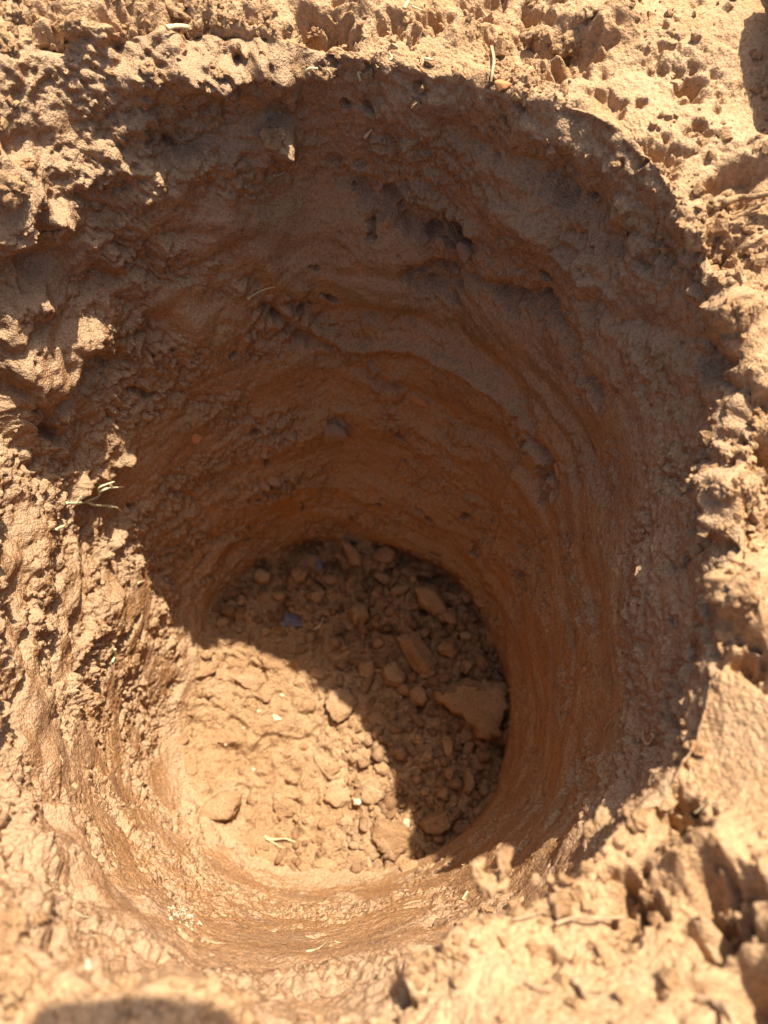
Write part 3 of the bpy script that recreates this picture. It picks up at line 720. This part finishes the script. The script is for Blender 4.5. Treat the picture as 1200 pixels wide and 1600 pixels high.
# clods along the rim
G_R = "clods lying on and along the rim of the hole"
rim = [
 (920, 1294, 22, 32, -15, 'lum', "smaller of two sunlit clods caught together on the shaded slope"),
 (942, 1276, 26, 38, -20, 'lum', "larger of two sunlit clods caught together on the shaded slope"),
 (745, 1357, 30, 46, 0, 'lum', "stubby upright lump on the clod cluster at the near rim"),
 (786, 1344, 34, 66, -12, 'lum', "tall upright horn of earth on the clod cluster at the near rim"),
 (768, 1380, 62, 52, 20, 'lum', "crumbly base lump of the clod cluster at the near rim"),
 (837, 1374, 22, 22, 0, 'rnd', "first of three round clods in a row behind the clod cluster"),
 (858, 1375, 22, 24, 0, 'rnd', "middle one of three round clods in a row behind the clod cluster"),
 (885, 1376, 32, 26, 0, 'lum', "widest of three round clods in a row behind the clod cluster"),
 (868, 1402, 30, 26, 0, 'rnd', "rounded clod lying before the row of three"),
 (944, 1325, 16, 16, 0, 'rnd', "small ball of earth perched on the near rim edge"),
 (995, 1283, 40, 40, 20, 'lum', "knobby clod at the rim where the slope turns to sunlight"),
 (730, 1440, 44, 34, 20, 'lum', "rough clod overhanging the near wall below the cluster"),
 (700, 1488, 20, 16, 0, 'rnd', "two tone small clod on the near rim between dark pockets"),
 (685, 1491, 16, 14, 0, 'rnd', "smallest clod on the near rim between dark pockets"),
 (805, 1410, 30, 24, 0, 'lum', "crumbling clod beside the base of the clod cluster"),
 (765, 1420, 34, 24, 0, 'lum', "crumbly clod under the clod cluster"),
 (1142, 1434, 32, 44, -20, 'rnd', "upper of two blurred egg shaped clods in the deep shadow gap"),
 (1150, 1468, 40, 36, 30, 'rnd', "lower of two blurred egg shaped clods in the deep shadow gap"),
 (18, 1452, 66, 84, 10, 'lum', "big sunlit clod at the near rim beside a dark hollow"),
 (62, 1436, 30, 28, 0, 'lum', "crumbly clod touching the big sunlit one by the dark hollow"),
 (30, 1545, 80, 60, 0, 'lum', "wide blurred clod low on the near rim below the big sunlit one"),
 (1150, 930, 74, 60, 10, 'lum', "large sunlit clod jutting from the rim across a dark cleft"),
 (1150, 490, 52, 66, 30, 'lum', "sunlit lump standing free on the shaded slope near the long root"),
 (1180, 480, 26, 30, 0, 'lum', "small lump beside the free standing sunlit lump"),
 (1128, 765, 46, 40, -40, 'lum', "sunlit crumbly lump above two smaller bright ones"),
 (1128, 828, 30, 28, 0, 'lum', "bright lump under the sunlit crumbly lump"),
 (1093, 857, 16, 26, 15, 'lum', "small curled bright lump nearest the hole in the shaded slope"),
 (1172, 760, 34, 46, -20, 'lum', "upright crumbly lump beyond the large jutting clod, farthest from the hole"),
 (1120, 390, 24, 60, 0, 'lum', "tapering finger of dry earth hanging below the root"),
 (1085, 370, 40, 54, 10, 'lum', "dry clod at the rim beside the narrow vertical crack"),
 (430, 217, 50, 42, 0, 'lum', "small triangular sunlit mound alone on the far wall"),
 (348, 118, 34, 30, 0, 'lum', "sunlit clod stuck on the far wall below the rim notch"),
 (232, 108, 30, 28, 20, 'lum', "sunlit clod pair member clinging beneath the far rim"),
 (175, 120, 26, 18, 0, 'lum', "isolated small sunlit clod clinging beneath the far rim"),
 (115, 45, 44, 34, 0, 'lum', "hanging clod under the far rim in the corner"),
 (30, 28, 44, 40, 0, 'lum', "round blurred clod at the far corner of the rim"),
 (280, 20, 52, 36, 0, 'lum', "clod above the pale straw at the far rim"),
 (505, 115, 42, 32, -20, 'lum', "sunlit clod bristling with pale root ends on the far rim"),
 (575, 118, 26, 24, 0, 'lum', "smaller sunlit clod with pale root ends beside the bristling one"),
 (490, 55, 36, 24, 0, 'lum', "clod above the bristling clod on the far rim"),
 (305, 178, 14, 20, 0, 'lum', "tiny sunlit lump alone on the dark wall under the far rim"),
 (890, 70, 60, 44, 20, 'lum', "blurred clod beside the triangular shadow on the far ground"),
 (830, 55, 40, 40, 0, 'lum', "blurred clod behind the triangular shadow on the far ground"),
 (920, 20, 46, 36, 0, 'lum', "blurred clod farthest out on the far ground"),
 (20, 300, 70, 60, -20, 'lum', "broad sunlit clod ledge on the side wall near the far corner"),
 (45, 255, 40, 24, 20, 'lum', "bright crest of earth above the broad sunlit ledge"),
 (85, 365, 40, 44, -20, 'lum', "sunlit clod stepping down below the broad ledge"),
 (18, 75, 34, 60, 10, 'lum', "upright sunlit clod under the far corner of the rim"),
 (1010, 1400, 34, 26, 0, 'lum', "blurred clod on the near ground by the pale twig"),
 (1040, 1260, 36, 30, 0, 'lum', "blurred clod above the knobby rim clod"),
]
held = {"stubby upright": (765, 1425), "tall upright h": (765, 1425), "crumbly base l": (765, 1425), "smaller of two": (930, 1345), "larger of two ": (930, 1345),
        "first of three": (855, 1400), "middle one of ": (855, 1400), "widest of thre": (855, 1400)}
for px, py, a, b, rot, kind, lab in rim:
    hk = held.get(lab[:14])
    put("clod", px, py, a, b, rot, kind, lab, "clod", G_R, sink=0.36 if hk is None else 0.45, thick=0.8, anchor=hk)
put("pebble", 140, 1507, 14, 20, 10, 'sto', "white pebble on the sunlit wall near the bottom clods", "pebble", mat=M_white, sink=.2)
# lime deposit: thin white flakes in a patch
bm = bmesh.new(); r_ = np.random.default_rng(5)
for _ in range(70):
    t = r_.normal() * 15; q = r_.normal() * 6
    p, n, d = at(284 + t + q * .4, 1428 + t * .55 - q); k = d / FPX
    a1 = n.orthogonal().normalized(); a2 = n.cross(a1); sz = k * r_.uniform(1.2, 4.2); th0 = r_.uniform(0, 6.28)
    ring = [bm.verts.new(p + (a1 * math.cos(th0 + u) + a2 * math.sin(th0 + u)) * sz * r_.uniform(.6, 1.2) - n * sz * .1) for u in (0, 1.2, 2.4, 3.6, 5.0)]
    top = bm.verts.new(p + n * sz * .35)
    for m_ in range(5): bm.faces.new((ring[m_], ring[(m_ + 1) % 5], top))
me = bpy.data.meshes.new("lime_patch"); bm.to_mesh(me); bm.free()
tag(link("lime_patch", me, M_white), "chalky white patch of flakes on the sunlit near wall", "mineral patch")

# ------------------------------------------------------------------ straw, twigs, roots and the sprig
def tube(pts, radii, seg=8, flat=1.0, name="tube"):
    pts = [Vector(p) for p in pts]
    fine, rr = [], []
    n = len(pts)
    for i in range(n - 1):                                   # Catmull-Rom between the given points
        p0, p1, p2, p3 = pts[max(i - 1, 0)], pts[i], pts[i + 1], pts[min(i + 2, n - 1)]
        for k in range(5):
            t = k / 5
            fine.append(0.5 * ((2 * p1) + (p2 - p0) * t + (2 * p0 - 5 * p1 + 4 * p2 - p3) * t * t + (3 * p1 - p0 - 3 * p2 + p3) * t ** 3))
            rr.append(radii[i] * (1 - t) + radii[i + 1] * t)
    fine.append(pts[-1]); rr.append(radii[-1])
    vs, fs = [], []
    for i, (p, r) in enumerate(zip(fine, rr)):
        t = (fine[min(i + 1, len(fine) - 1)] - fine[max(i - 1, 0)]).normalized()
        u = t.cross(Vector((0.3, -ST, CT))).normalized(); v = t.cross(u)
        r *= random.uniform(.88, 1.12)
        for k in range(seg):
            a = 2 * math.pi * k / seg
            vs.append(p + u * math.cos(a) * r + v * math.sin(a) * r * flat)
    for i in range(len(fine) - 1):
        for k in range(seg):
            fs.append((i * seg + k, i * seg + (k + 1) % seg, (i + 1) * seg + (k + 1) % seg, (i + 1) * seg + k))
    fs.append(tuple(range(seg))[::-1]); fs.append(tuple(range((len(fine) - 1) * seg, len(fine) * seg)))
    me = bpy.data.meshes.new(name); me.from_pydata([v[:] for v in vs], [], fs)
    me.polygons.foreach_set("use_smooth", np.ones(len(fs), bool)); return me
def strand_pts(px_list, lift):
    out = []
    for q in px_list:
        p, n, d = at(q[0], q[1]); out.append(p + (n * 0.4 + Vector((0, -ST, CT)) * 0.6) * (lift if len(q) < 3 else q[2]))
    return out
def strand(name, px_list, wpx, mat, label, cat, lift=0.0012, flat=0.6, taper=0.5, group=None, parent=None):
    pts = strand_pts(px_list, lift); _, _, d = at(px_list[0][0], px_list[0][1])
    k = d / FPX * wpx / 2; n = len(pts)
    me = tube(pts, [k * (1 - (1 - taper) * i / (n - 1)) for i in range(n)], flat=flat, name=name)
    o = link(name, me, mat, parent)
    if parent is None: tag(o, label, cat, group)
    return o
# the pale dried sprig caught on the side wall
p0, _, _ = at(108, 787)
sprig = bpy.data.objects.new("grass_sprig", None); COL.objects.link(sprig)
tag(sprig, "forked pale dried grass sprig caught on the shaded side wall", "grass sprig")
strand("stalk", [(106, 785, .007), (125, 786, .008), (140, 783, .010), (158, 770, .013), (168, 758, .015), (178, 750, .016)], 5, M_grass, "", "", parent=sprig, taper=.5)
strand("leaf", [(138, 784, .010), (155, 788, .011), (172, 788, .012), (187, 789, .013)], 4.2, M_grass, "", "", parent=sprig, taper=.35)
strand("leaf", [(160, 768, .013), (172, 762, .014), (184, 760, .014), (193, 760, .014)], 4.5, M_grass, "", "", parent=sprig, taper=.5)
strand("leaf", [(170, 788, .012), (181, 793, .012), (191, 798, .011)], 3, M_grass, "", "", parent=sprig, taper=.5)
strand("leaf", [(124, 786, .009), (130, 778, .012), (134, 774, .012)], 4, M_grass, "", "", parent=sprig, taper=.6)
strand("straw", [(413, 1303), (428, 1310), (445, 1313), (466, 1314)], 5, M_straw, "pale flat straw lying below the stacked slabs on the sunlit floor", "straw", lift=.002, taper=.3)
strand("straw", [(416, 1306), (440, 1320)], 3, M_straw, "short straw crossing the pale flat straw on the sunlit floor", "straw", lift=.003)
strand("root", [(494, 1160), (495, 1180), (503, 1200), (515, 1212), (524, 1216)], 1.8, M_root, "thin curved root strand lying across the sunlit rubble", "root", lift=.004, taper=.6)
strand("straw", [(480, 1483), (489, 1482), (498, 1479)], 4, M_grass, "green tinged straw, lower of two bits meeting on the near wall", "straw", lift=.0015)
strand("straw", [(497, 1479), (506, 1473), (513, 1467)], 3.6, M_grass, "green tinged straw, upper of two bits meeting on the near wall", "straw", lift=.0015)
strand("straw", [(476, 1505), (480, 1512)], 3, M_straw, "tiny straw speck below the two bits on the near wall", "straw")
strand("straw", [(112, 1420), (130, 1428), (145, 1434)], 3, M_straw, "thin straw lying on the side of the sunlit near wall", "straw")
strand("straw", [(84, 1377), (94, 1379)], 4, M_straw, "short bright straw stub on the sunlit side wall", "straw", taper=.9)
strand("root", [(285, 1365), (300, 1373), (312, 1379)], 2.6, M_root, "brown rootlet curled on the near wall below the largest slab", "root")
strand("straw", [(335, 1419), (350, 1426), (358, 1428)], 3, M_straw, "thin straw beside the chalky white patch", "straw")
strand("root", [(573, 1563), (576, 1540), (580, 1522), (578, 1515)], 3, M_root, "dark bent rootlet near the dark pockets of the near rim", "root")
strand("straw", [(503, 1418), (512, 1412), (518, 1410)], 3, M_straw, "small straw on the bare near wall below the rubble", "straw")
strand("straw", [(390, 466), (402, 460), (415, 455), (430, 451)], 3, M_straw, "fine straw with a white tip on the dark far wall", "straw", lift=.004, taper=.4)
put("pebble", 392, 466, 8, 6, 25, 'sto', "white tip bead on the fine straw of the far wall", "grit", mat=M_white, sink=-.4)
strand("straw", [(571, 216), (575, 210), (580, 205)], 6, M_white, "small white forked chip on the shoulder of the far wall", "root end", lift=.004, taper=.7)
strand("straw", [(427, 278), (436, 275), (446, 271)], 4.5, M_straw, "pale crusty straw on top of the polished band", "straw", lift=.003)
strand("straw", [(264, 52), (280, 50), (297, 49)], 9, M_straw, "blurred pale straw hanging level under the far rim", "straw", lift=.006, taper=.8)
strand("twig", [(768, 78), (769, 100), (768, 120), (767, 134)], 6, M_root, "upright twig standing at the far rim above the orange pebble", "twig", lift=.006, taper=.6)
strand("straw", [(630, 22), (640, 8)], 7, M_straw, "blurred straw bit on the far ground, thicker of a pair", "straw", lift=.004)
strand("straw", [(646, 16), (658, 24)], 5, M_straw, "blurred straw bit on the far ground, thinner of a pair", "straw", lift=.004)
strand("root", [(477, 122), (487, 114), (497, 110)], 6, M_straw, "pale root end on the near side of the bristling clod", "root", lift=.008, group="pale root ends on the far rim")
strand("root", [(515, 112), (522, 122), (526, 134)], 5, M_straw, "pale root end drooping from the bristling clod", "root", lift=.008, group="pale root ends on the far rim")
strand("root", [(560, 130), (558, 122), (566, 116)], 5, M_straw, "pale root end curling under the smaller bristling clod", "root", lift=.008, group="pale root ends on the far rim")
strand("root", [(608, 104), (611, 98), (609, 90)], 5, M_straw, "pale root end standing alone beside the rim notch", "root", lift=.006, group="pale root ends on the far rim")
strand("root", [(664, 95), (672, 99), (676, 97)], 5, M_straw, "pale curl of root on the dark wall under the far rim", "root", lift=.004)
strand("root", [(690, 347), (702, 352), (712, 366), (716, 376)], 2.6, M_root, "fine root bridging the hollow with pebbles", "root", lift=.006)
strand("root", [(312, 692), (314, 702), (322, 708)], 2.2, M_root, "hair root hanging below the orange flake", "root", lift=.002)
strand("root", [(1003, 1143), (1005, 1156), (1012, 1160), (1019, 1153), (1016, 1146)], 5, M_straw, "pale curled root hook on the shaded wall", "root", lift=.004, taper=.7)
strand("straw", [(943, 1138), (950, 1128), (953, 1122)], 2.6, M_straw, "thin straw standing on the shaded wall beside the curled hook", "straw", lift=.003)
strand("twig", [(788, 1078), (800, 1074), (814, 1070)], 4, M_root, "dark twig stub sticking out of the wall beside the large slab", "twig", lift=.004)
strand("straw", [(505, 967), (498, 975), (490, 981)], 3.4, M_straw, "pale straw lying on the shaded floor beside the bigger blue stone", "straw", lift=.005, taper=.8)
strand("root", [(650, 1155), (664, 1158), (680, 1164)], 2.2, M_root, "thin root thread on the shaded floor before the reddish clods", "root", lift=.004)
strand("straw", [(656, 1292), (659, 1300), (660, 1308)], 3, M_straw, "pale straw upright in the dark before the broad dark slab", "straw", lift=.005)
strand("root", [(180, 1012), (183, 1022), (179, 1032)], 5, M_grass, "greenish root stub in a groove of the sunlit side wall", "root", lift=.003)
strand("straw", [(90, 829), (96, 825), (103, 819)], 6, M_grass, "greenish straw bit on top of the sunlit side clods", "straw", lift=.004)
strand("straw", [(218, 911), (224, 908), (228, 906)], 4, M_straw, "pale flake at the tip of the sunlit buttress", "straw", lift=.004)
strand("root", [(160, 930), (175, 938), (190, 936), (205, 926)], 3.5, M_root, "shallow buried root across the sunlit buttress top", "root", lift=.0008)
strand("root", [(1128, 318, .004), (1150, 316, .006), (1175, 318, .008), (1215, 308, .012), (1260, 300, .012)], 11, M_clod, "thick dusty root running out of the rim near the vertical crack", "root", taper=.8, flat=.9)
strand("root", [(1135, 345, .003), (1160, 338, .005), (1190, 325, .008)], 7, M_clod, "thin root under the thick dusty one", "root", taper=.7)
strand("twig", [(868, 1440, .004), (895, 1433, .006), (930, 1430, .007), (975, 1437, .004)], 8, M_root, "blurred pale twig lying on the near ground", "twig", taper=.6)
strand("root", [(800, 1430), (820, 1428), (836, 1422), (850, 1416)], 5, M_root, "short dark root behind the clod cluster", "root", lift=.003)
strand("straw", [(722, 1403, .004), (728, 1396, .007), (734, 1390, .009)], 5, M_straw, "pale straw poking out beneath the clod cluster", "straw", taper=.8)
strand("straw", [(893, 1528, .006), (902, 1540, .007), (912, 1552, .006)], 13, M_root, "thick blurred straw bit on the near ground", "straw", taper=.9)
strand("straw", [(820, 1530), (840, 1540), (862, 1548)], 7, M_root, "thin blurred straw beside the thick one on the near ground", "straw", lift=.005)
strand("straw", [(925, 1545), (936, 1543), (944, 1545)], 6, M_root, "short blurred straw nearest the thick one on the near ground", "straw", lift=.005)
strand("stalk", [(1088, 1545, .006), (1105, 1565, .010), (1125, 1590, .014), (1150, 1625, .018)], 20, M_root, "broad tan stalk running off the near ground", "stalk", taper=.9)

# big spoil clod just beside the frame, and fine litter
put("clod", 1290, 150, 190, 700, 0, 'lum', "big clod on the far ground shading a straight edged strip beside it", "clod", G_R, sink=0.25, thick=1.0)
bm = bmesh.new(); r_ = np.random.default_rng(11); vis = np.where(in_view(np.arange(len(PT))) & (dd > 0))[0]
for i in r_.choice(vis[vis < (i1 + 150) * NTH], 330, replace=False):
    p, n = Vector(PT[i]), Vector(PN[i]); a1 = n.orthogonal().normalized(); a2 = n.cross(a1); t = r_.uniform(0, 6.28); dr_ = a1 * math.cos(t) + a2 * math.sin(t)
    L = r_.uniform(.0012, .006) * (1 if r_.random() < .85 else 1.8); w_ = r_.uniform(.00012, .00032); sd = n.cross(dr_); prev = None; bend = r_.uniform(-.5, .5)
    for k in range(4):
        u = k / 3 - .5; c_ = p + dr_ * (L * u) + sd * (L * bend * u * u) + n * (.0006 + .0012 * abs(u))
        ring = [bm.verts.new(c_ + sd * w_), bm.verts.new(c_ + n * w_), bm.verts.new(c_ - sd * w_)]
        if prev:
            for m_ in range(3): bm.faces.new((prev[m_], prev[(m_ + 1) % 3], ring[(m_ + 1) % 3], ring[m_]))
        prev = ring
me = bpy.data.meshes.new("root_fibres"); bm.to_mesh(me); bm.free()
tag(link("root_fibres", me, M_straw), "hair thin root fibres and chaff flecks scattered over the soil", "root fibres", kind="stuff")

# ------------------------------------------------------------------ the phone that took the picture: its shadow falls on the near rim
def rounded_slab(w_, h_, t_, rad, name, mat, parent, off):
    bm = bmesh.new(); ring = []
    for cx, cy, a0 in ((w_ / 2 - rad, h_ / 2 - rad, 0), (-w_ / 2 + rad, h_ / 2 - rad, 90), (-w_ / 2 + rad, -h_ / 2 + rad, 180), (w_ / 2 - rad, -h_ / 2 + rad, 270)):
        for k in range(7):
            a = math.radians(a0 + k * 15); ring.append(bm.verts.new((cx + rad * math.cos(a), cy + rad * math.sin(a), 0)))
    f = bm.faces.new(ring); ex = bmesh.ops.extrude_face_region(bm, geom=[f])
    bmesh.ops.translate(bm, verts=[v for v in ex["geom"] if isinstance(v, bmesh.types.BMVert)], vec=(0, 0, t_))
    bmesh.ops.recalc_face_normals(bm, faces=bm.faces)
    bmesh.ops.bevel(bm, geom=[e for e in bm.edges if abs(e.verts[0].co.z - e.verts[1].co.z) < 1e-6], offset=min(t_, rad) * 0.2, segments=2, affect='EDGES')
    me = bpy.data.meshes.new(name); bm.to_mesh(me); bm.free()
    o = link(name, me, mat, parent); o.location = off; return o
phone = bpy.data.objects.new("smartphone", None); COL.objects.link(phone)
phone.matrix_world = Matrix.Translation((0, 0, H)) @ Euler((TILT, 0, 0)).to_matrix().to_4x4()
tag(phone, "black smartphone above the near rim, casting a round cornered shadow there", "smartphone")
PX, PY = 0.016, 0.070
rounded_slab(0.078, 0.162, 0.008, 0.011, "body", M_black, phone, (PX, PY, 0.006))
rounded_slab(0.072, 0.156, 0.0006, 0.009, "screen", M_black, phone, (PX, PY, 0.0142))
for k, (lx, ly) in enumerate(((0.0, 0.0), (0.018, 0.0))):
    bm = bmesh.new(); bmesh.ops.create_cone(bm, cap_ends=True, segments=24, radius1=0.007, radius2=0.0075, depth=0.003)
    me = bpy.data.meshes.new("camera_ring"); bm.to_mesh(me); bm.free()
    o = link("camera_ring", me, M_black, phone); o.location = (lx, ly, 0.0043)
